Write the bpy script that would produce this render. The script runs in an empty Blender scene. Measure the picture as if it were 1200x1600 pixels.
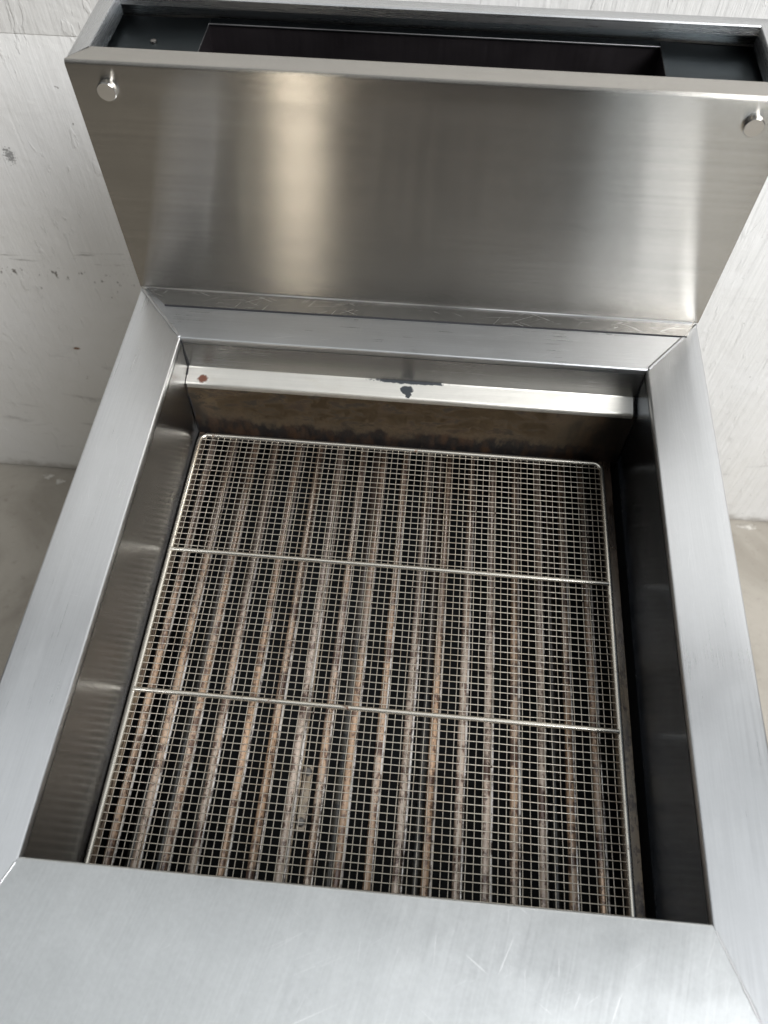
import bpy, bmesh, math, random
from mathutils import Vector, Matrix
random.seed(7)
sc = bpy.context.scene
MM = 0.001
ZR = 900.0            # height of the fryer rim above the floor (mm)

# ------------------------------------------------------------------ camera
cam_d = bpy.data.cameras.new('camera')
cam = bpy.data.objects.new('camera', cam_d)
sc.collection.objects.link(cam)
cam_d.sensor_fit = 'HORIZONTAL'
cam_d.sensor_width = 36.0
cam_d.lens = 36.0 * 1241.4 / 1200.0
cam_d.clip_start = 0.02
cam_d.clip_end = 100.0
cam.matrix_world = (Matrix.Translation((18.559*MM, -299.434*MM, (551.476+ZR)*MM))
                    @ Matrix.Rotation(0.0883, 4, 'Z') @ Matrix.Rotation(-0.005, 4, 'Y') @ Matrix.Rotation(0.564, 4, 'X'))
cam_d.dof.use_dof = True
cam_d.dof.focus_distance = 0.74
cam_d.dof.aperture_fstop = 11.0
sc.camera = cam
sc.render.resolution_x = 768
sc.render.resolution_y = 1024

# ------------------------------------------------------------------ world, lamps, exposure
w = bpy.data.worlds.new('World'); sc.world = w; w.use_nodes = True
bg = w.node_tree.nodes['Background']
bg.inputs[0].default_value = (0.80, 0.88, 1.0, 1)
bg.inputs[1].default_value = 0.035

def area(name, loc, target, sx, sy, power, col):
    d = bpy.data.lights.new(name, 'AREA'); d.shape = 'RECTANGLE'; d.size = sx; d.size_y = sy
    d.energy = power; d.color = col
    o = bpy.data.objects.new(name, d); sc.collection.objects.link(o)
    o.location = loc
    o.rotation_euler = (Vector(target) - Vector(loc)).to_track_quat('-Z', 'Y').to_euler()
    return o
# broad daylight from high behind on the right; a dim wide roof light; a slim warm strip behind on the left, added for the backsplash streak
area('high_window_light', (2.1, -1.8, 3.6), (0, 0.1, 0.9), 1.8, 1.8, 160, (0.97, 0.98, 1.0))
area('roof_light', (-0.3, -0.1, 3.4), (-0.3, -0.1, 0), 4.6, 1.6, 15.0, (0.955, 0.985, 1.0))
area('splash_sheen_light', (1.15, -3.2, 1.0), (0.1, 0.29, 0.9), 0.8, 1.6, 6.5, (0.86, 0.94, 1.0))  # unseen cool light, added to silver the right of the backsplash
area('streak_light', (-0.73, -3.4, 1.0), (-0.05, 0.29, 0.95), 0.22, 1.5, 7.5, (1.0, 0.91, 0.76))

vs = sc.view_settings
vs.view_transform = 'Standard'; vs.look = 'None'; vs.exposure = 0.45; vs.gamma = 1.0
vs.use_curve_mapping = False

# ------------------------------------------------------------------ material helpers
class NT:
    def __init__(s, name):
        s.m = bpy.data.materials.new(name); s.m.use_nodes = True
        s.t = s.m.node_tree; s.t.nodes.clear()
        s.out = s.n('ShaderNodeOutputMaterial'); s.b = s.n('ShaderNodeBsdfPrincipled')
        s.t.links.new(s.b.outputs[0], s.out.inputs[0])
    def n(s, kind): return s.t.nodes.new(kind)
    def put(s, sock, v):
        if v is None: return
        if isinstance(v, (int, float)): sock.default_value = v
        elif isinstance(v, tuple):
            sock.default_value = v if len(v) == len(sock.default_value) else v + (1,)
        else: s.t.links.new(v, sock)
    def math(s, op, a, b=0.0, c=0.0, clamp=False):
        n = s.n('ShaderNodeMath'); n.operation = op; n.use_clamp = clamp
        for i, v in enumerate((a, b, c)): s.put(n.inputs[i], v)
        return n.outputs[0]
    def mix(s, f, a, b, mode='MIX'):
        n = s.n('ShaderNodeMix'); n.data_type = 'RGBA'; n.blend_type = mode
        s.put(n.inputs['Factor'], f)
        s.put(n.inputs[6], a); s.put(n.inputs[7], b)
        return n.outputs[2]
    def ramp(s, v, lo, hi, a=0.0, b=1.0):
        n = s.n('ShaderNodeMapRange'); n.interpolation_type = 'SMOOTHSTEP'
        s.put(n.inputs[0], v); s.put(n.inputs[1], lo); s.put(n.inputs[2], hi); s.put(n.inputs[3], a); s.put(n.inputs[4], b)
        return n.outputs[0]
    def obj(s): return s.n('ShaderNodeTexCoord').outputs['Object']
    def uv(s):
        n = s.n('ShaderNodeUVMap'); n.uv_map = 'brush'; return n.outputs[0]
    def map(s, v, scale=(1, 1, 1), rot=(0, 0, 0), loc=(0, 0, 0)):
        n = s.n('ShaderNodeMapping'); s.put(n.inputs[0], v)
        n.inputs[1].default_value = loc; n.inputs[2].default_value = rot; n.inputs[3].default_value = scale
        return n.outputs[0]
    def noise(s, v, scale, detail=3, rough=.55, dist=0.0):
        n = s.n('ShaderNodeTexNoise'); s.put(n.inputs['Vector'], v)
        n.inputs['Scale'].default_value = scale; n.inputs['Detail'].default_value = detail
        n.inputs['Roughness'].default_value = rough; n.inputs['Distortion'].default_value = dist
        return n.outputs[0]
    def sep(s, v):
        n = s.n('ShaderNodeSeparateXYZ'); s.put(n.inputs[0], v); return n.outputs
    def bump(s, h, strength, dist=0.001, normal=None):
        n = s.n('ShaderNodeBump'); n.inputs['Strength'].default_value = strength
        n.inputs['Distance'].default_value = dist; s.put(n.inputs['Height'], h)
        if normal is not None: s.put(n.inputs['Normal'], normal)
        return n.outputs[0]
    def spot(s, xyz, cx, cy, rx, ry, soft=.35, warp=None, amp=.5, axes=(0, 2)):
        """1 inside a ragged ellipse centred at (cx, cy) on two axes of the object coordinates"""
        a = s.math('DIVIDE', s.math('SUBTRACT', xyz[axes[0]], cx), rx)
        b = s.math('DIVIDE', s.math('SUBTRACT', xyz[axes[1]], cy), ry)
        d = s.math('SQRT', s.math('ADD', s.math('MULTIPLY', a, a), s.math('MULTIPLY', b, b)))
        if warp is not None: d = s.math('ADD', d, s.math('MULTIPLY', s.math('SUBTRACT', warp, .5), amp*2))
        return s.ramp(d, 1.0 - soft, 1.0 + soft, 1.0, 0.0)
    def set(s, **k):
        nm = dict(col='Base Color', metal='Metallic', rough='Roughness', aniso='Anisotropic', normal='Normal',
                  tangent='Tangent', spec='Specular IOR Level', arot='Anisotropic Rotation')
        for a, v in k.items(): s.put(s.b.inputs[nm[a]], v)
        return s

def scratches(t, uv, layers, seed=0.0):
    """thin straight scratches: stretched noise cut at a high level, in a few directions"""
    tot = None
    for i, (ang, ln, wd, cut) in enumerate(layers):
        v = t.map(uv, (1, 1, 1), (0, 0, math.radians(ang)), (seed+i*3.1, i*1.7, 0))
        v = t.map(v, (1.0/ln, 1.0/wd, 1))
        k = t.ramp(t.noise(v, 1.0, 1.5, .5), cut, cut+.05)
        tot = k if tot is None else t.math('MAXIMUM', tot, k)
    return tot

def steel(name, base=(.60, .60, .61), rough=.40, aniso=0, brush=.10, scr=None, scr_amt=.5, smudge=.06, seed=0.0, spread=0.12, bump=.05, fleckamt=.06, vamt=.16, dist=2.9):
    """brushed stainless: u of the map runs across the brush lines, v along them"""
    t = NT(name); uv = t.uv()
    fine = t.noise(t.map(uv, (2200, 9, 1), (0, 0, 0), (seed, seed, 0)), 1.0, 2, .5)
    coarse = t.noise(t.map(uv, (220, 2.5, 1), (0, 0, 0), (seed, seed, 0)), 1.0, 3, .5)
    blot = t.noise(t.obj(), 9.0, 5, .6, .4)
    fleck = t.noise(t.obj(), 330.0, 4, .65)
    r = t.math('ADD', rough, t.math('MULTIPLY', t.math('SUBTRACT', fine, .5), brush))
    r = t.math('ADD', r, t.math('MULTIPLY', t.math('SUBTRACT', coarse, .5), brush*.8))
    r = t.math('ADD', r, t.math('MULTIPLY', t.math('SUBTRACT', blot, .5), smudge*2))
    vis = t.noise(t.map(uv, (750, 13, 1), (0, 0, 0), (seed+2, seed, 0)), 1.0, 2.5, .6)
    val = t.math('ADD', .90 - .5*vamt, t.math('ADD', t.math('MULTIPLY', fine, .07), t.math('MULTIPLY', vis, vamt)))
    r = t.math('ADD', r, t.math('MULTIPLY', t.math('SUBTRACT', vis, .5), vamt*.6))
    val = t.math('ADD', val, t.math('MULTIPLY', t.math('SUBTRACT', blot, .5), .16))
    val = t.math('ADD', val, t.math('MULTIPLY', t.math('SUBTRACT', fleck, .5), fleckamt))
    mot = t.noise(t.obj(), 42.0, 5, .65, .3)
    val = t.math('ADD', val, t.math('MULTIPLY', t.math('SUBTRACT', mot, .5), fleckamt*.7))
    r = t.math('ADD', r, t.math('MULTIPLY', t.math('SUBTRACT', mot, .5), fleckamt*.5))
    col = t.mix(1.0, base, val, 'MULTIPLY')
    h = t.math('MULTIPLY', fine, .35)
    if scr:
        k = t.math('MULTIPLY', scratches(t, uv, scr, seed), t.ramp(t.noise(t.obj(), 5.0, 2), .38, .62))
        col = t.mix(t.math('MULTIPLY', k, scr_amt*.75), col, (.95, .95, .95))
        r = t.math('ADD', r, t.math('MULTIPLY', k, .22*scr_amt))
        h = t.math('SUBTRACT', h, t.math('MULTIPLY', k, .25*scr_amt))
    # sub-pixel brush grooves: every point's normal tips a little across the brush direction
    tg = t.n('ShaderNodeTangent'); tg.direction_type = 'UV_MAP'; tg.uv_map = 'brush'
    wn = t.n('ShaderNodeTexWhiteNoise'); wn.noise_dimensions = '3D'
    t.put(wn.inputs['Vector'], t.map(t.obj(), (91000, 91000, 91000)))
    k = t.math('TANGENT', t.math('MULTIPLY', t.math('SUBTRACT', wn.outputs['Value'], .5), dist))
    k = t.math('MULTIPLY', k, t.math('MULTIPLY', spread*.66, t.math('ADD', .7, t.math('MULTIPLY', coarse, .6))))
    sv = t.n('ShaderNodeVectorMath'); sv.operation = 'SCALE'; t.put(sv.inputs[0], tg.outputs[0]); t.put(sv.inputs['Scale'], k)
    av = t.n('ShaderNodeVectorMath'); av.operation = 'ADD'; t.put(av.inputs[0], t.bump(h, bump, .0006)); t.put(av.inputs[1], sv.outputs[0])
    nv = t.n('ShaderNodeVectorMath'); nv.operation = 'NORMALIZE'; t.put(nv.inputs[0], av.outputs[0])
    t.set(col=col, metal=1.0, rough=r, normal=nv.outputs[0])
    return t

# ------------------------------------------------------------------ materials
SCR_A = [(78, .045, .0007, .72), (100, .04, .0007, .72), (62, .06, .0007, .74), (8, .05, .0007, .75)]
M = {}
M['rim'] = steel('brushed_steel_rim', (.66, .67, .68), .30, 0, .04, SCR_A, .8, .05, 1.0, .11, .02).m
M['front'] = steel('brushed_steel_front', (.62, .635, .635), .36, 0, .08,
                   [(78, .06, .0008, .71), (100, .05, .0008, .72), (140, .10, .0009, .72), (132, .07, .0008, .72), (20, .05, .0008, .74)], 1.0, .14, 2.0, .09, .05, .20).m
M['splash'] = steel('brushed_steel_splash', (.49, .465, .425), .13, 0, .02, [(85, .09, .0006, .73), (97, .07, .0006, .73), (175, .012, .0006, .77)], .55, .03, 3.0, .66, dist=1.8).m
M['flange'] = steel('scratched_steel_flange', (.50, .49, .47), .17, 0, .08,
                    [(70, .06, .0007, .68), (115, .05, .0007, .68), (40, .05, .0007, .70), (88, .09, .0006, .68)], .65, .06, 4.0, .08, .01).m
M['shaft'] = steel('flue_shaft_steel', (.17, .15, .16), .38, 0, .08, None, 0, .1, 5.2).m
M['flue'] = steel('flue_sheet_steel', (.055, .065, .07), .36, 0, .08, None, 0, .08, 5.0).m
M['flue_rim'] = steel('flue_rim_steel', (.62, .625, .63), .28, 0, .08, SCR_A, .5, .05, 5.5).m
M['bolt'] = steel('bolt_steel', (.66, .65, .63), .20, 0, .05, None, 0, .1, 6.0, .03).m
M['cabinet'] = steel('cabinet_steel', (.58, .58, .59), .40, .8, .08, SCR_A, .5, .05, 7.0).m

def tank_mat(name, base, rough, grime_lo, grime_hi, amount, aniso=.5, deep=(.05, .03, .018)):
    """steel tank sheet with baked-on brown oil film toward the oil line"""
    t = steel(name, base, rough, aniso, .06, [(88, .03, .0005, .72)], .3, .05, 8.0)
    xyz = t.sep(t.obj())
    nz = t.noise(t.map(t.obj(), (1, 1, .7)), 26.0, 6, .65, .6)
    nb = t.noise(t.map(t.obj(), (1, 1, .35)), 70.0, 4, .7)
    fz = t.noise(t.map(t.obj(), (1, 1, .5)), 190.0, 4, .7)
    zz = t.math('ADD', xyz[2], t.math('ADD', t.math('MULTIPLY', t.math('SUBTRACT', nz, .5), .045), t.math('MULTIPLY', t.math('SUBTRACT', fz, .5), .022)))
    g = t.math('MULTIPLY', t.ramp(zz, grime_lo, grime_hi, 1.0, 0.0), amount)
    g = t.math('MULTIPLY', g, t.ramp(nb, .25, .60, .45, 1.0), clamp=True)
    brown = t.mix(t.ramp(nb, .42, .72), (.007, .006, .006), deep)
    soot = t.ramp(t.math('ADD', xyz[0], t.math('MULTIPLY', t.math('SUBTRACT', nz, .5), .12)), .13, .20, 0, .9)
    soot2 = t.ramp(t.math('ADD', t.math('ADD', xyz[0], t.math('MULTIPLY', xyz[2], .9)), t.math('MULTIPLY', t.math('SUBTRACT', nz, .5), .10)), zr*.9-.295, zr*.9-.255, .9, 0)
    blotch = t.math('MULTIPLY', t.ramp(t.noise(t.map(t.obj(), (.6, 1, 1.3)), 75.0, 6, .72, .5), .47, .60), .85)
    if 'back' in name: g = t.math('MAXIMUM', t.math('MAXIMUM', g, blotch), t.math('MAXIMUM', soot, soot2))
    old = t.b.inputs['Base Color'].links[0].from_socket
    oldr = t.b.inputs['Roughness'].links[0].from_socket
    t.set(col=t.mix(g, old, brown), metal=t.math('SUBTRACT', 1.0, t.math('MULTIPLY', g, .85)),
          rough=t.math('ADD', oldr, t.math('MULTIPLY', g, .12)))
    return t
zr = ZR*MM
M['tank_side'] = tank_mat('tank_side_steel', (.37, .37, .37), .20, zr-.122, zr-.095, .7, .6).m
M['tank_right_shaded'] = tank_mat('tank_right_shaded_steel', (.17, .20, .25), .18, zr-.125, zr-.095, .8, .5).m  # the right wall's shade and dark reflection are put into its base colour
M['tank_back'] = tank_mat('tank_back_steel', (.22, .165, .105), .36, zr-.114, zr-.074, 1.7, .4, (.05, .026, .013)).m
M['tank_band'] = steel('tank_band_steel', (.44, .44, .435), .25, 0, .06, None, 0, .05, 9.0).m
M['tank_floor'] = NT('tank_floor_black').set(col=(.006, .007, .008), metal=.0, rough=.65, spec=.25).m

# sloping ledge: bright sheet with three marks of peeled, burnt film
t = steel('ledge_steel', (.88, .85, .78), .40, 0, .08, [(80, .02, .0005, .72)], .4, .05, 10.0)
xyz = t.sep(t.obj()); wn = t.noise(t.obj(), 180.0, 4, .6); wn2 = t.noise(t.obj(), 420.0, 3, .6)
k1 = t.spot(xyz, -.2035, .2130, .0055, .0040, .25, wn, .7, axes=(0, 1))
k2 = t.spot(xyz, -.0020, .2160, .0065, .0042, .10, wn, .5, axes=(0, 1))
k3 = t.spot(xyz, -.0010, .2246, .0340, .0022, .15, wn, .9, axes=(0, 1))
k4 = t.spot(xyz, .0002, .2112, .0030, .0028, .15, wn2, 1.1, axes=(0, 1))
dark = t.math('MAXIMUM', t.math('MAXIMUM', k2, k3), k4)
haze = t.ramp(t.noise(t.map(t.obj(), (.4, 1, 1)), 60, 4), .55, .8, 0, .25)
old = t.b.inputs['Base Color'].links[0].from_socket
col = t.mix(haze, old, (.62, .56, .44))
col = t.mix(k1, col, (.14, .055, .032)); col = t.mix(dark, col, (.035, .040, .046))
t.set(col=col, metal=t.math('SUBTRACT', 1.0, t.math('MULTIPLY', t.math('MAXIMUM', k1, dark), .8)))
M['ledge'] = t.m

def tube_mat(name, a, b, c, metal, rough, seed, shine=.35):
    t = NT(name); o = t.obj()
    info = t.n('ShaderNodeObjectInfo').outputs['Random']
    off = t.n('ShaderNodeVectorMath'); off.operation = 'ADD'; t.put(off.inputs[0], o)
    cmb = t.n('ShaderNodeCombineXYZ'); t.put(cmb.inputs[1], t.math('MULTIPLY', info, 9.0)); t.put(cmb.inputs[0], seed)
    t.put(off.inputs[1], cmb.outputs[0])
    long_ = t.noise(t.map(off.outputs[0], (14, 7, 14)), 1.0, 4, .6, .3)
    spots = t.noise(t.map(off.outputs[0], (170, 110, 170)), 1.0, 4, .65)
    flake = t.noise(t.map(off.outputs[0], (330, 260, 330)), 1.0, 3, .7)
    lv = t.math('ADD', long_, t.math('MULTIPLY', t.math('SUBTRACT', info, .5), .35))
    col = t.mix(t.ramp(lv, .36, .62), a, b)
    col = t.mix(t.ramp(t.noise(t.map(off.outputs[0], (30, 24, 30)), 1.0, 5, .65), .52, .60, 0, .95), col, c)
    col = t.mix(t.ramp(spots, .50, .62, 0, .85), col, c)
    col = t.mix(t.ramp(flake, .60, .70, 0, .8), col, (.03, .022, .018))
    sh = t.ramp(t.noise(t.map(off.outputs[0], (90, 16, 90)), 1.0, 3), .45, .62)
    t.set(col=col, metal=t.math('MULTIPLY', sh, metal), rough=t.math('SUBTRACT', rough, t.math('MULTIPLY', sh, shine*.5)),
          normal=t.bump(t.math('ADD', spots, flake), .18, .0005))
    yy = t.sep(o)[1]
    burn_shade = t.math('MULTIPLY', t.ramp(t.math('ADD', yy, t.math('MULTIPLY', t.math('SUBTRACT', long_, .5), .22)), -.13, .15), .88)
    t.set(col=t.mix(burn_shade, col, (.045, .028, .020)))          # burnt film at the rear ends, with the rear's shade painted in
    t.b.inputs['Coat Weight'].default_value = 1.0; t.b.inputs['Coat Roughness'].default_value = .13; t.b.inputs['Coat IOR'].default_value = 1.7
    return t.m
M['tube'] = tube_mat('scorched_tube', (.52, .345, .22), (.56, .455, .37), (.10, .05, .035), .6, .34, 0.0)
M['tube_low'] = tube_mat('sooty_tube', (.030, .031, .030), (.085, .08, .065), (.012, .016, .020), .4, .5, 4.0)
M['rod'] = tube_mat('highlight_rod_steel', (.58, .54, .50), (.68, .66, .63), (.08, .055, .042), 1.0, .34, 8.0)
M['bracket'] = tube_mat('bracket_steel', (.26, .20, .13), (.32, .26, .18), (.10, .07, .05), .7, .40, 6.0)
M['screw'] = NT('screw_dark_steel').set(col=(.20, .19, .18), metal=1.0, rough=.35).m

t = NT('nickel_wire'); o = t.obj()
nn = t.noise(o, 240, 4, .6); n2 = t.noise(o, 28, 4, .6)
col = t.mix(t.ramp(n2, .45, .70), (.70, .65, .56), (.48, .40, .30))
col = t.mix(t.ramp(nn, .62, .72, 0, .7), col, (.15, .08, .045))
t.set(col=col, metal=.92, rough=t.math('ADD', .30, t.math('MULTIPLY', nn, .15)))
M['wire'] = t.m
t = NT('nickel_frame_wire'); o = t.obj()
nn = t.noise(o, 120, 4, .65); n2 = t.noise(o, 22, 4, .6)
msk = t.math('MULTIPLY', t.ramp(nn, .55, .68), t.ramp(n2, .45, .62))
col = t.mix(msk, (.72, .68, .60), (.17, .10, .065))
t.set(col=col, metal=.95, rough=t.math('ADD', .26, t.math('MULTIPLY', msk, .3)), normal=t.bump(nn, .05, .0003))
M['frame'] = t.m
M['weld'] = steel('weld_bead_steel', (.60, .60, .60), .36, 0, .12, None, 0, .2, 11.0).m
M['seam'] = NT('burnt_seam_and_gap').set(col=(.022, .022, .026), metal=.3, rough=.6).m
M['crumb'] = NT('crumb_pale').set(col=(.75, .72, .66), rough=.7).m
M['char'] = NT('burnt_crumb').set(col=(.035, .02, .014), rough=.5).m
M['rubber'] = NT('black_rubber').set(col=(.02, .02, .02), rough=.6).m

# painted plywood
t = NT('painted_plywood'); o = t.obj(); xyz = t.sep(o)
grain = t.noise(t.map(o, (70, 1, 3.2)), 1.0, 5, .6, .35)
grain2 = t.noise(t.map(o, (260, 1, 10)), 1.0, 3, .6, .2)
big = t.noise(o, 3.0, 5, .6, .3)
lump = t.noise(o, 34.0, 4, .55, .3)
side = t.ramp(xyz[0], -.2, .3)                       # the sheet on the right has rougher, open grain
col = t.mix(t.ramp(big, .3, .7), (.80, .79, .76), (.87, .865, .85))
col = t.mix(t.math('MULTIPLY', t.ramp(grain, .64, .74, 0, .45), side), col, (.50, .50, .48))
# scuffs: a row of black nicks at one height, plus grey rubs near the floor
row = t.math('MULTIPLY', t.ramp(t.math('ABSOLUTE', t.math('ADD', t.math('SUBTRACT', xyz[2], zr-.334), t.math('MULTIPLY', t.math('SUBTRACT', big, .5), .05))), .004, .014, 1, 0),
             t.ramp(t.noise(t.map(o, (150, 1, 75)), 1.0, 3, .6), .60, .66))
row2 = t.math('MULTIPLY', t.ramp(t.math('ABSOLUTE', t.math('SUBTRACT', xyz[2], zr-.300)), .004, .030, 1, 0),
              t.ramp(t.noise(t.map(o, (22, 1, 190)), 1.0, 4, .65), .57, .72, 0, .55))
rub = t.math('MULTIPLY', t.ramp(xyz[2], .15, .55, .8, .12), t.ramp(t.noise(t.map(o, (9, 1, 30), (0, .35, 0)), 1.0, 5, .65, .4), .60, .76, 0, .55))
specks = t.ramp(t.noise(o, 70, 3, .5), .745, .765)
foot = t.math('MULTIPLY', t.ramp(t.math('ADD', xyz[2], t.math('MULTIPLY', t.math('SUBTRACT', lump, .5), .05)), .0, .03, 1, 0), .6)
leftside = t.ramp(xyz[0], -.25, .2, 1.0, .12)
row = t.math('MULTIPLY', row, leftside); row2 = t.math('MULTIPLY', row2, leftside)
dirt = t.math('MAXIMUM', t.math('MAXIMUM', t.math('MULTIPLY', row, .85), row2), t.math('MAXIMUM', rub, t.math('MULTIPLY', specks, .6)))
col = t.mix(dirt, col, (.11, .095, .08))
k = t.spot(xyz, -.618, zr-.505, .006, .003, .3, lump, .8)
col = t.mix(k, col, (.22, .10, .04))
k = t.spot(xyz, -.588, zr-.122, .006, .010, .3, t.noise(o, 330, 3), 2.2)
col = t.mix(t.math('MULTIPLY', k, .7), col, (.10, .10, .10))
col = t.mix(foot, col, (.30, .27, .23))
drip = t.ramp(t.noise(t.map(o, (60, 1, 18)), 1.0, 4, .6, .8), .60, .68)
h = t.math('ADD', t.math('MULTIPLY', grain, t.ramp(xyz[0], -.2, .3, .22, .8)), t.math('MULTIPLY', grain2, .12))
h = t.math('ADD', h, t.math('ADD', t.math('MULTIPLY', lump, .35), t.math('MULTIPLY', drip, .14)))
t.set(col=col, rough=.52, normal=t.bump(h, .85, .005))
M['wall'] = t.m
M['joint'] = NT('joint_filler').set(col=(.60, .58, .53), rough=.7).m

t = NT('worn_concrete'); o = t.obj(); xyz = t.sep(o)
a = t.noise(o, 5.0, 6, .6, .6); b = t.noise(o, 60.0, 4, .6); c = t.noise(o, 400.0, 2, .6)
col = t.mix(t.ramp(a, .3, .7), (.30, .27, .225), (.43, .395, .34))
col = t.mix(t.ramp(b, .58, .75, 0, .4), col, (.20, .175, .145))
col = t.mix(t.ramp(b, .28, .40, .25, 0), col, (.46, .43, .38))
col = t.mix(t.ramp(t.noise(o, 150, 2), .74, .78, 0, .7), col, (.09, .08, .07))
t.set(col=col, rough=t.math('ADD', .62, t.math('MULTIPLY', a, .2)), normal=t.bump(t.math('ADD', b, t.math('MULTIPLY', c, .4)), .25, .002))
M['floor'] = t.m
t = NT('spilt_paint'); nn = t.noise(t.obj(), 90, 4)
t.set(col=t.mix(t.ramp(nn, .4, .65), (.62, .59, .53), (.38, .35, .30)), rough=.6, normal=t.bump(nn, .4, .001)); M['paint'] = t.m

# ------------------------------------------------------------------ mesh helpers
def link(o, parent=None):
    sc.collection.objects.link(o)
    if parent is not None: o.parent = parent
    return o
def empty(name, loc=(0, 0, 0)):
    o = bpy.data.objects.new(name, None); o.empty_display_size = .05; o.location = loc
    return link(o)
def tag(o, label=None, cat=None, group=None, kind=None):
    for k, v in (('label', label), ('category', cat), ('group', group), ('kind', kind)):
        if v: o[k] = v
    return o
class MB:
    """collects polygons in millimetres, z measured from the rim"""
    def __init__(s): s.v = []; s.f = []
    def vert(s, p): s.v.append((p[0]*MM, p[1]*MM, (p[2]+ZR)*MM)); return len(s.v)-1
    def face(s, pts): s.f.append([s.vert(p) for p in pts])
    def grid(s, rows, close=False):
        """rows: lists of points, joined row to row"""
        idx = [[s.vert(p) for p in r] for r in rows]
        for a, b in zip(idx, idx[1:]):
            n = len(a)
            for i in range(n if close else n-1):
                j = (i+1) % n
                s.f.append([a[i], a[j], b[j], b[i]])
        return idx
    def box(s, x0, x1, y0, y1, z0, z1):
        i = [s.vert(p) for p in ((x0,y0,z0),(x1,y0,z0),(x1,y1,z0),(x0,y1,z0),(x0,y0,z1),(x1,y0,z1),(x1,y1,z1),(x0,y1,z1))]
        for q in ((0,3,2,1),(4,5,6,7),(0,1,5,4),(1,2,6,5),(2,3,7,6),(3,0,4,7)): s.f.append([i[k] for k in q])
    def tube(s, pts, r, n=8, caps=True, sq=1.0):
        pts = [Vector(p) for p in pts]; rows = []; up = Vector((0, 0, 1))
        for i, p in enumerate(pts):
            d = (pts[min(i+1, len(pts)-1)] - pts[max(i-1, 0)]).normalized()
            u = up if abs(d.z) < .9 else Vector((0, 1, 0))
            a = d.cross(u).normalized(); b = a.cross(d).normalized()
            rr = r[i] if isinstance(r, (list, tuple)) else r
            rows.append([p + a*math.cos(2*math.pi*k/n)*rr + b*math.sin(2*math.pi*k/n)*rr*sq for k in range(n)])
        idx = s.grid(rows, True)
        if caps: s.f.append(idx[0][::-1]); s.f.append(idx[-1])
    def build(s, name, mat, parent=None, brush=None, smooth=30, thick=None, bevel=None):
        me = bpy.data.meshes.new(name); me.from_pydata(s.v, [], s.f)
        bm = bmesh.new(); bm.from_mesh(me); bmesh.ops.remove_doubles(bm, verts=bm.verts, dist=1e-6)
        bmesh.ops.recalc_face_normals(bm, faces=bm.faces)
        if thick:
            bmesh.ops.solidify(bm, geom=bm.faces[:], thickness=thick*MM)
            bmesh.ops.recalc_face_normals(bm, faces=bm.faces)
        if bevel:
            ed = [e for e in bm.edges if len(e.link_faces) == 2 and e.calc_face_angle() > .6]
            bmesh.ops.bevel(bm, geom=ed, offset=bevel*MM, segments=2, affect='EDGES', profile=.6)
        bm.to_mesh(me); bm.free()
        me.shade_smooth()
        if smooth is not None: me.set_sharp_from_angle(angle=math.radians(smooth))
        if brush is not None: brush_uv(me, brush)
        me.materials.append(mat)
        return link(bpy.data.objects.new(name, me), parent)
def brush_uv(me, brush):
    """u across the brush lines, v along them (metres)"""
    uv = me.uv_layers.new(name='brush'); b = Vector(brush).normalized()
    for p in me.polygons:
        n = p.normal; bb = b - n*b.dot(n)
        if bb.length < .2: bb = n.orthogonal()
        bb.normalize(); a = bb.cross(n)
        for li in p.loop_indices:
            co = me.vertices[me.loops[li].vertex_index].co
            uv.data[li].uv = (co.dot(a), co.dot(bb))

# ------------------------------------------------------------------ floor and wall
WY = 664.0
m = MB()
m.face([(-6000, -6000, -ZR), (6000, -6000, -ZR), (6000, WY+80, -ZR), (-6000, WY+80, -ZR)])
fl = m.build('floor', M['floor']); tag(fl, kind='structure')

wall = empty('plywood_wall', (0, WY*MM, 0))
tag(wall, 'white painted plywood wall with scuffs and a horizontal joint behind the fryer', 'wall')
def wall_sheet(x0, x1, z0, z1, dy=0.0, jag=False):
    m = MB(); random.seed(int(x0+z1))
    m.box(x0, x1, WY-dy, WY+12, z0, z1)
    o = m.build('plywood_sheet', M['wall'], None, bevel=.5)
    o.parent = wall; o.matrix_parent_inverse = Matrix.Translation((0, -WY*MM, 0))
    return o
wall_sheet(-2400, 2400, -ZR+3, 44.0)
wall_sheet(-2400, 2400, 45.0, 1600, .5)
m = MB(); m.box(-2400, 2400, WY+1.2, WY+11, 42, 47.5)
o = m.build('joint_strip', M['joint']); o.parent = wall; o.matrix_parent_inverse = Matrix.Translation((0, -WY*MM, 0))
# splashes of dried paint where the wall meets the floor
def splash(cx, cy, rx, ry, seed, label):
    random.seed(seed); m = MB(); n = 22; ring = []; inner = []
    for k in range(n):
        a = 2*math.pi*k/n; q = random.uniform(.65, 1.25)
        ring.append((cx+rx*q*math.cos(a), cy+ry*q*math.sin(a), -ZR+.6))
        inner.append((cx+rx*q*.8*math.cos(a), cy+ry*q*.8*math.sin(a), -ZR+2.2))
    m.grid([ring, inner], True); m.face(inner)
    o = m.build('paint_splash', M['paint'], None, smooth=80)
    tag(o, label, 'paint splash', 'dried paint splashes at the foot of the wall')
splash(-806, 641, 13, 7, 1, 'dried white paint splash on floor at left, left one of the pair')
splash(-775, 630, 10, 7, 2, 'dried white paint splash on floor at left, nearest the fryer')
splash(722, 650, 22, 7, 3, 'dried white paint splash on the floor right of the fryer')

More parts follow.
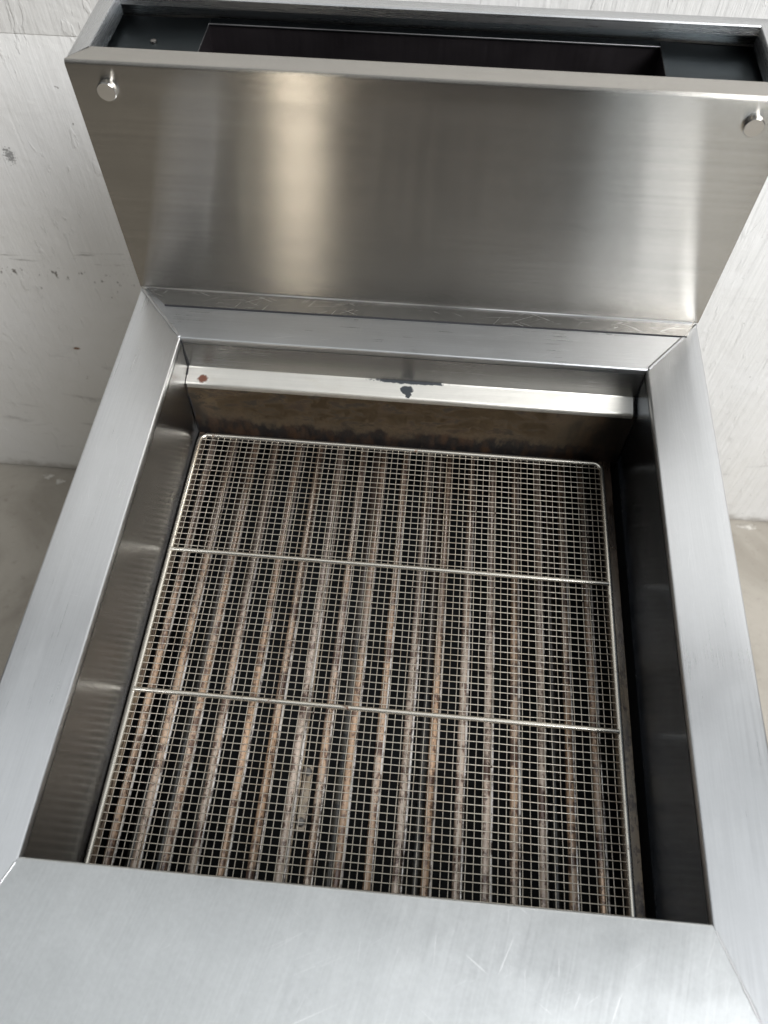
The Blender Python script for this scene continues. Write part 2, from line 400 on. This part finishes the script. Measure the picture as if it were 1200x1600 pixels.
# ------------------------------------------------------------------ the fryer
fry = empty('deep_fryer', (0, 0, 0))
tag(fry, 'brushed stainless steel floor fryer with open square tank and tall back flue', 'deep fryer')
IX, YB, YF = 220.0, 225.7, -234.1          # inner edge of the rim
OX, YO, YFO, ZO = 271.5, 285.0, -360.0, 5.0  # outer edge
WB = YO - YB; WF = YF - YFO; WS = OX - IX
def arc(c, r, a0, a1, n=5):
    return [(c[0]+r*math.cos(math.radians(a0+(a1-a0)*k/n)), c[1]+r*math.sin(math.radians(a0+(a1-a0)*k/n))) for k in range(n+1)]
def rim_profile(width, drop, skirt):
    """(offset outward from the inner edge, z); inner drop, soft fold, slope up, outer fold, skirt"""
    R1, R2 = 2.0, 2.5
    sl = math.atan2(ZO, width)
    p = [(0.0, -drop), (0.0, -R1*1.2)]
    p += [(R1+x, -R1+z+.15) for x, z in [(-R1*math.cos(a), R1*math.sin(a)) for a in [math.radians(q) for q in (18, 36, 54, 72, 88)]]]
    p += [(width*.35, ZO*.35), (width*.7, ZO*.7)]
    p += [(width-R2+R2*math.sin(a), ZO-R2+R2*math.cos(a)) for a in [math.radians(q) for q in (0, 20, 42, 65, 90)]]
    p += [(width, -skirt)]
    return p
def rim_panel(side, drop, skirt, mat, brush):
    """one mitred side of the rim; both ends follow the mitre lines"""
    width = {'L': WS, 'R': WS, 'B': WB, 'F': WF}[side]
    rows = []
    for off, z in rim_profile(width, drop, skirt):
        tt = off/width
        x, yb, yf = IX+tt*WS, YB+tt*WB, YF-tt*WF
        g = .25
        e = {'L': ((-x, yf+g), (-x, yb-g)), 'R': ((x, yf+g), (x, yb-g)), 'B': ((-x+g, yb), (x-g, yb)), 'F': ((-x+g, yf), (x-g, yf))}[side]
        rows.append([(e[0][0]+(e[1][0]-e[0][0])*k/10, e[0][1]+(e[1][1]-e[0][1])*k/10, z) for k in range(11)])
    m = MB(); m.grid(rows)
    return m.build('rim_panel', mat, fry, brush, smooth=40)
rimL = rim_panel('L', 22, 40, M['rim'], (0, 1, 0))
rimR = rim_panel('R', 22, 40, M['rim'], (0, 1, 0))
rimB = rim_panel('B', 22, 40, M['rim'], (1, 0, 0))
rimF = rim_panel('F', 22, 60, M['front'], (0.25, 1, 0))
# ground weld beads along the four mitres
def weld(parent, sx, sy, r=1.1):
    pts = []; rs = []
    y0, y1 = (YB, YO) if sy > 0 else (YF, YFO)
    for k in range(25):
        tt = .03 + .95*k/24
        pts.append((sx*(IX+tt*WS)+random.uniform(-.15, .15), y0+(y1-y0)*tt, ZO*tt-.1)); rs.append(r*random.uniform(.8, 1.2))
    m = MB(); m.tube(pts, rs, 7, sq=.55); m.build('weld_seam', M['weld'], parent, (0, 0, 1), smooth=70)
for sx, p in ((-1, rimL), (1, rimR)):
    weld(p, sx, 1, 1.7); weld(p, sx, -1, .9)

# tank walls, floor, ledge
ZS = -113.3                                  # level of the wire screen
ZT = -118.0
ZB = -250.0
def sheet(name, pts4, mat, brush, n=(1, 1), thick=None):
    a, b, c, d = [Vector(p) for p in pts4]; m = MB()
    m.grid([[a.lerp(b, i/n[0]).lerp(d.lerp(c, i/n[0]), j/n[1]) for i in range(n[0]+1)] for j in range(n[1]+1)])
    return m.build(name, mat, fry, brush, thick=thick)
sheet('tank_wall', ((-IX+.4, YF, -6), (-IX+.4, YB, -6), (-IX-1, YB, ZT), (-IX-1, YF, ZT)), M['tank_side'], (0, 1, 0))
sheet('tank_wall', ((IX-.4, YF, -6), (IX-.4, YB, -6), (IX+1, YB, ZT), (IX+1, YF, ZT)), M['tank_right_shaded'], (0, 1, 0))
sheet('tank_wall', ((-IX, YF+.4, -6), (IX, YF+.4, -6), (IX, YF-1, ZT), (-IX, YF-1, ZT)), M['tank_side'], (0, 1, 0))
sheet('tank_wall', ((-IX, 206.9, -45), (IX, 206.9, -45), (IX, 205.5, ZT), (-IX, 205.5, ZT)), M['tank_back'], (1, 0, 0))
sheet('back_band', ((-IX, YB-.5, -6), (IX, YB-.5, -6), (IX, YB-.5, -38), (-IX, YB-.5, -38)), M['tank_band'], (1, 0, 0))
m = MB()
prof = [(YB-.3, -37.2), (YB-.9, -37.9), (YB-2.2, -38.5), (209.4, -42.2), (207.8, -43.0), (206.9, -44.4), (206.6, -48)]
m.grid([[(x, y, z) for x in (-IX+.5, -110, 0, 110, 217.2)] for y, z in prof]); 
ledge = m.build('back_ledge', M['ledge'], fry, (1, 0, 0), smooth=50)
m = MB()   # near-black lower tank, set back under the shelf of the rear wall
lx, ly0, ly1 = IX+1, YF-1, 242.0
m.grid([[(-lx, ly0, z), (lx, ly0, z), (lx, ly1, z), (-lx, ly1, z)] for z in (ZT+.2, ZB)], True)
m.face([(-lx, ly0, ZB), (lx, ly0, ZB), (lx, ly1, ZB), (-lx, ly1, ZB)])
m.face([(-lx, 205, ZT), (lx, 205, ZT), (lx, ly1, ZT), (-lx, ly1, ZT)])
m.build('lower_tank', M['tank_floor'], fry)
# burnt seams in the back corners of the tank
def seam(pts, r):
    q = []; rs = []
    for a, b in zip(pts, pts[1:]):
        n = 12
        for k in range(n): q.append(Vector(a).lerp(Vector(b), k/n) + Vector((random.uniform(-.3, .3), random.uniform(-.3, .3), 0))); rs.append(r*random.uniform(.45, 1.25))
    q.append(Vector(pts[-1])); rs.append(r*.6)
    m = MB(); m.tube(q, rs, 6); m.build('corner_seam', M['seam'], fry, smooth=60)
seam([(-IX+.6, YB-.8, -3), (-IX+.8, YB-1.2, -38), (-IX+.8, 207, -44), (-IX+.6, 206, -112)], .65)
seam([(IX-.6, YB-.8, -4), (IX-.8, YB-1.2, -38), (IX-1.6, 207.6, -43.5), (IX-.6, 206, -112)], .6)
# rails the screen rests on
def rail(x0, x1):
    m = MB(); m.box(x0, x1, YF+2, 206, ZS-14, ZS-4.6)
    m.build('screen_rail', M['bracket'], fry, (0, 1, 0), bevel=1.2)
rail(-219.6, -213.8); rail(201, 213.5)

# heating tubes: an upper row of scorched tubes, a lower sooty row between them
def oval(name, w, h, r, zc, y0, y1, mat):
    m = MB(); sec = []
    for cx, cz, a0 in ((w/2-r, h/2-r, 0), (-w/2+r, h/2-r, 90), (-w/2+r, -h/2+r, 180), (w/2-r, -h/2+r, 270)):
        for k in range(4):
            a = math.radians(a0+30*k); sec.append((cx+r*math.cos(a), cz+r*math.sin(a)))
    ys = [y0+(y1-y0)*k/6 for k in range(7)]
    m.grid([[(x, y, zc+z) for x, z in sec] for y in ys], True)
    return m.build(name, mat, fry, smooth=50)
xs = [-209.6+23.35*k for k in range(18)]
QT = 22.0
up = oval('heating_tube', 6.6, 9.0, 3.1, ZS-QT-4.8, YF+6, 238, M['tube']); upm = up.data
m = MB(); m.tube([(0, YF+6+(238-YF-6)*k/8, ZS-QT-4.2) for k in range(9)], 1.2, 8); rod = m.build('highlight_rod', M['rod'], fry, smooth=60); rodm = rod.data
bpy.data.objects.remove(up); bpy.data.objects.remove(rod)
random.seed(5)
for k, x in enumerate(xs):
    o = link(bpy.data.objects.new('heating_tube', upm), fry)
    o.location.x = (x+random.uniform(-.6, .6))*MM; o.location.z = random.uniform(-1, 1)*MM
    o.rotation_euler.z = random.uniform(-.003, .003)
    r = link(bpy.data.objects.new('highlight_rod', rodm), o)  # added rod, stands in for the highlight along the tube's right side
    r.location = (random.uniform(3.5, 4.8)*MM, 0, random.uniform(-1.5, .6)*MM); r.rotation_euler.z = random.uniform(-.002, .002)
low = oval('lower_tube', 8, 8, 3.9, ZS-66, YF+6, 238, M['tube_low']); lowm = low.data; bpy.data.objects.remove(low)
for k in (0, 1, 2, 7, 10, 15):
    o = link(bpy.data.objects.new('lower_tube', lowm), fry)
    o.location.x = (xs[k]+14.5+random.uniform(-1.0, 1.0))*MM*1.03; o.location.z = random.uniform(-3, 3)*MM
# thermostat strip with two screws between the tubes
m = MB(); m.box(-61.6, -54.4, -179, -125, ZS-27.5, ZS-25.5)
br = m.build('thermostat_bracket', M['bracket'], fry, bevel=.5)
for y in (-131, -172):
    m = MB(); m.tube([(-58, y, ZS-26), (-58, y, ZS-23.2), (-58, y, ZS-22.2)], [3.8, 3.8, 2.6], 12)
    m.build('screw', M['screw'], br, smooth=40)
m = MB(); m.tube([(-63.6, 200-k*36, ZS-26+math.sin(k*1.3)) for k in range(13)], 1.1, 6)
m.build('capillary_tube', M['bracket'], fry, smooth=60)

# flue at the back: folded front panel, sides, back, inner plate with its slot
H = ZO + 229.5 - 5.0
YT = YO - 5.3                                # the panel leans a little forward
DEP = 394.0
m = MB()
# front sheet: bottom fold, face, top fold, top lip, inner turn-down
def fx(z): return OX
prof = [(YO+.4, ZO+1.2), (YO-.4, ZO+2.6), (YO-.7, ZO+4.5)]
for k in range(1, 9):
    z = ZO+4.5+(H-4-ZO-4.5)*k/9; prof.append((YO-.7+(YT-YO+.7)*(z-ZO)/(H-ZO), z))
prof += [(YT-.1, H-3), (YT+.5, H-1.2), (YT+2.0, H), (YT+10, H+.2), (YT+20.5, H), (YT+21.5, H-1), (YT+21.6, H-7)]
rows = []
for i, (y, z) in enumerate(prof):
    inset = 0.0
    if y > YT+2 and z > H-20: inset = min(16.0, (y-YT-2)*.82)
    rows.append([((-OX+inset)+(2*OX-2*inset)*k/16, y, z) for k in range(17)])
m.grid(rows); m.build('backsplash_panel', M['splash'], fry, (1, 0, 0), smooth=35)
# bottom flange lying on the back rim, ends cut on the slant
def rz(y): return ZO*(y-YB)/WB
m = MB()
m.grid([[(-267+535*k/8, YO+.2, rz(YO)+1.3) for k in range(9)], [(-243+503*k/8, 264.4+k*.5, rz(265)+1.3) for k in range(9)]])
m.build('backsplash_flange', M['flange'], fry, (1, .06, 0), thick=1.0)
m = MB(); m.tube([(-243+503*k/16, 264.1+k*.25, rz(265)+.5) for k in range(17)], .8, 6)
m.build('gap_line', M['seam'], fry, smooth=60)  # dark bead in place of the shadowed gap at the flange's front edge
m = MB(); m.tube([(-266+532*k/12, YO-1.0, ZO+2.0) for k in range(13)], .9, 6)
m.build('fold_edge', M['weld'], fry, (1, 0, 0), smooth=60)
def flue_side(sx):
    m = MB(); x = sx*OX; i = sx*(OX-13.5)
    rows = []
    for px, pz in ((x, 4.0), (x, H-2.2), (x-sx*.7, H-.6), (x-sx*2, H+.1), (i, H+.1), (i-sx*.6, H-1), (i-sx*.6, H-16)):
        edge = abs(px) < OX-1
        y0 = YT+2+ (abs(x)-abs(px))*1.35 if edge and pz > H-20 else (YO+1.0 if pz < 10 else YT+1.2)
        y1 = DEP-(abs(x)-abs(px))*.9 if edge else DEP
        rows.append([(px, y0+(y1-y0)*k/4, pz) for k in range(5)])
    m.grid(rows); m.build('flue_side_panel', M['flue_rim'], fry, (0, 1, 0), smooth=40)
flue_side(-1); flue_side(1)
m = MB()
rows = []
for y, z, ins in ((DEP, -60, 0), (DEP, H-2, 0), (DEP-.7, H-.5, 0), (DEP-2, H, 2), (DEP-12.5, H, 12.5), (DEP-13.5, H-.9, 13), (DEP-13.7, H-7.5, 13)):
    rows.append([(-OX+ins+(2*OX-2*ins)*k/10, y, z) for k in range(11)])
m.grid(rows); m.build('flue_back_panel', M['flue_rim'], fry, (1, 0, 0), smooth=40)
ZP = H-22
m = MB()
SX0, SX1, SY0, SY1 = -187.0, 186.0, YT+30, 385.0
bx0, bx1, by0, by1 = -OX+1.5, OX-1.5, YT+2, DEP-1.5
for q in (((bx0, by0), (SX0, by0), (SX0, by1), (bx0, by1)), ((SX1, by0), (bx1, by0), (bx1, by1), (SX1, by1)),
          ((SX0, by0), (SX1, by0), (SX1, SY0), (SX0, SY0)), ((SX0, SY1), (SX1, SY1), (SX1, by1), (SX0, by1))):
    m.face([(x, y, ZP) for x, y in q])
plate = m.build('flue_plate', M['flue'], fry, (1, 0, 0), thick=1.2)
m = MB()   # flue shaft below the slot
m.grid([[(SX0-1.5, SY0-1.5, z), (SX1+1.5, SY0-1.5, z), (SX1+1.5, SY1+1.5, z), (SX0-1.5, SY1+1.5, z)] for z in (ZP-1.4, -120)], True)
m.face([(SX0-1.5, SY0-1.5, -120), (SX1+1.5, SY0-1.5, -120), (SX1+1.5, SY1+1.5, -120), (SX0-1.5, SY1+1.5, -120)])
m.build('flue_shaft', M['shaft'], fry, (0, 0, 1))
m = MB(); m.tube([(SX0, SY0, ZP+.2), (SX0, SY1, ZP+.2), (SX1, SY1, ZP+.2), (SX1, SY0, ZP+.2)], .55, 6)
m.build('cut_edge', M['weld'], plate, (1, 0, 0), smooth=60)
m = MB(); m.tube([(-226, 352, ZP+.4), (-226, 352, ZP+1.8), (-226, 352, ZP+2.4)], [2.8, 2.6, 1.2], 10); m.build('rivet', M['screw'], plate, smooth=50)
# two round studs on the backsplash
for sx in (-1, 1):
    z = 208.7; yb = YO-.7+(YT-YO+.7)*(z-ZO)/(H-ZO)
    m = MB(); c = (sx*243.6, z)
    m.tube([(c[0], yb+1, c[1]), (c[0], yb-4.4, c[1]), (c[0], yb-4.9, c[1])], [7.5, 7.5, 7.0], 28)
    m.build('stud', M['bolt'], fry, (1, 0, 0), smooth=25)

# cabinet below the rim, on four legs
def panel(name, x0, x1, y0, y1, z0, z1, brush):
    m = MB(); m.box(x0, x1, y0, y1, z0, z1); return m.build(name, M['cabinet'], fry, brush, bevel=1.5)
CX, CY0, CY1, CZ = OX-4, YFO+5, DEP-2, -750.0
panel('side_panel', -CX, -CX+2, CY0, CY1, CZ, -8, (0, 0, 1))
panel('side_panel', CX-2, CX, CY0, CY1, CZ, -8, (0, 0, 1))
panel('rear_panel', -CX+2.5, CX-2.5, CY1-2, CY1, CZ, -62, (0, 0, 1))
panel('base_panel', -CX+2.5, CX-2.5, CY0+2, CY1-2.5, CZ, CZ+2, (1, 0, 0))
door = panel('door', -CX+3, CX-3, CY0-14, CY0+1, CZ+10, -110, (0, 0, 1))
panel('fascia', -CX+3, CX-3, CY0, CY0+2, -106, -12, (1, 0, 0))
m = MB(); m.tube([(180, CY0-14, -200), (180, CY0-40, -206), (180, CY0-40, -330), (180, CY0-14, -336)], 6, 10)
m.build('handle', M['bolt'], door, (0, 0, 1), smooth=60)
for sx in (-1, 1):
    for y in (CY0+45, CY1-45):
        m = MB(); m.tube([(sx*(CX-45), y, CZ), (sx*(CX-45), y, CZ-110), (sx*(CX-45), y, CZ-115), (sx*(CX-45), y, -ZR+12)], [24, 22, 16, 16], 16)
        lg = m.build('leg', M['cabinet'], fry, (0, 0, 1), smooth=40)
        m = MB(); m.tube([(sx*(CX-45), y, -ZR+13), (sx*(CX-45), y, -ZR+4), (sx*(CX-45), y, -ZR)], [20, 26, 26], 16)
        m.build('foot', M['rubber'], lg, smooth=40)

# ------------------------------------------------------------------ the wire screen
SXC, SW, SYB, PITCH = -6.55, 208.95, 198.05, 6.35
SYF = SYB - 68*PITCH
scr = empty('wire_screen', (SXC*MM, (SYB+SYF)/2*MM, (ZR+ZS)*MM))
tag(scr, 'square fine-mesh nickel wire screen with two cross bars lying in the fryer tank', 'wire screen')
inv = Matrix.Translation((-SXC*MM, -(SYB+SYF)/2*MM, -(ZR+ZS)*MM))
def sub(o): o.parent = scr; o.matrix_parent_inverse = inv; return o
R = 8.5; x0, x1 = SXC-SW, SXC+SW; pts = []
for cx, cy, a0 in ((x1-R, SYB-R, 0), (x0+R, SYB-R, 90), (x0+R, SYF+R, 180), (x1-R, SYF+R, 270)):
    for k in range(7):
        a = math.radians(a0+15*k); pts.append((cx+R*math.cos(a), cy+R*math.sin(a), ZS))
m = MB(); rows = []
P_ = [Vector(p) for p in pts]; n = len(P_)
for i in range(n):
    d = (P_[(i+1) % n]-P_[i-1]).normalized(); a = d.cross(Vector((0, 0, 1)))
    rows.append([P_[i]+a*math.cos(2*math.pi*k/10)*2.7+Vector((0, 0, 1))*math.sin(2*math.pi*k/10)*2.7 for k in range(10)])
m.grid(rows+[rows[0]], True); sub(m.build('frame', M['frame'], None, smooth=60))
for q in (22, 44):
    y = SYB-q*PITCH
    m = MB(); m.tube([(x0+1.2+(x1-x0-2.4)*k/8, y, ZS+1.9+random.uniform(-.3, .3)) for k in range(9)], 2.3, 10); sub(m.build('cross_bar', M['frame'], None, smooth=60))
def wire_mesh(axis, seed):
    random.seed(seed); n = 8; half = (SW-1.5) if axis == 'x' else (SYB-SYF)/2-1.5
    m = MB(); pts = []
    for k in range(n+1):
        s = -half+2*half*k/n; j = random.uniform(-.42, .42) if 0 < k < n else 0; v = random.uniform(-.3, .3) if 0 < k < n else 0
        pts.append((s, j, v-ZR) if axis == 'x' else (j, s, v-ZR))
    m.tube(pts, .44 if axis == 'x' else .36, 5); o = m.build('wire', M['wire'], None, smooth=80)
    me = o.data; bpy.data.objects.remove(o); return me
WX = [wire_mesh('x', 30+i) for i in range(5)]; WYm = [wire_mesh('y', 40+i) for i in range(5)]
random.seed(11)
for q in range(1, 68):
    if q not in (22, 44):
        o = bpy.data.objects.new('wire', random.choice(WX)); link(o)
        o.location = (SXC*MM, (SYB-q*PITCH+random.uniform(-.18, .18))*MM, (ZR+ZS+.50)*MM); sub(o)
    if q > 65: continue
    o = bpy.data.objects.new('wire', random.choice(WYm)); link(o)
    o.location = ((x0+q*2*SW/66+random.uniform(-.18, .18))*MM, (SYB+SYF)/2*MM, (ZR+ZS-.45)*MM); sub(o)

# burnt crumbs caught in the mesh: too small to pick apart
random.seed(21); m = MB()
for k in range(70):
    cx = SXC + random.uniform(-1, 1)*SW*.96; cy = random.choice((random.uniform(SYF+5, SYB-4), SYB-abs(random.gauss(0, 60))-4))
    cx = x0 + round((cx-x0)/(2*SW/66))*2*SW/66; cy = SYB - round((SYB-cy)/PITCH)*PITCH
    r = random.uniform(.5, 1.3); ring = []
    for j in range(3):
        zz = (-.6, .3, .9)[j]; q = (1.0, .9, .35)[j]
        ring.append([(cx+r*q*random.uniform(.7, 1.3)*math.cos(1.05*i), cy+r*q*random.uniform(.7, 1.3)*math.sin(1.05*i), ZS+zz*r*.8) for i in range(6)])
    idx = m.grid(ring, True); m.f.append(idx[-1]); m.f.append(idx[0][::-1])
o = sub(m.build('burnt_residue', M['char'], None, smooth=30)); o['kind'] = 'stuff'
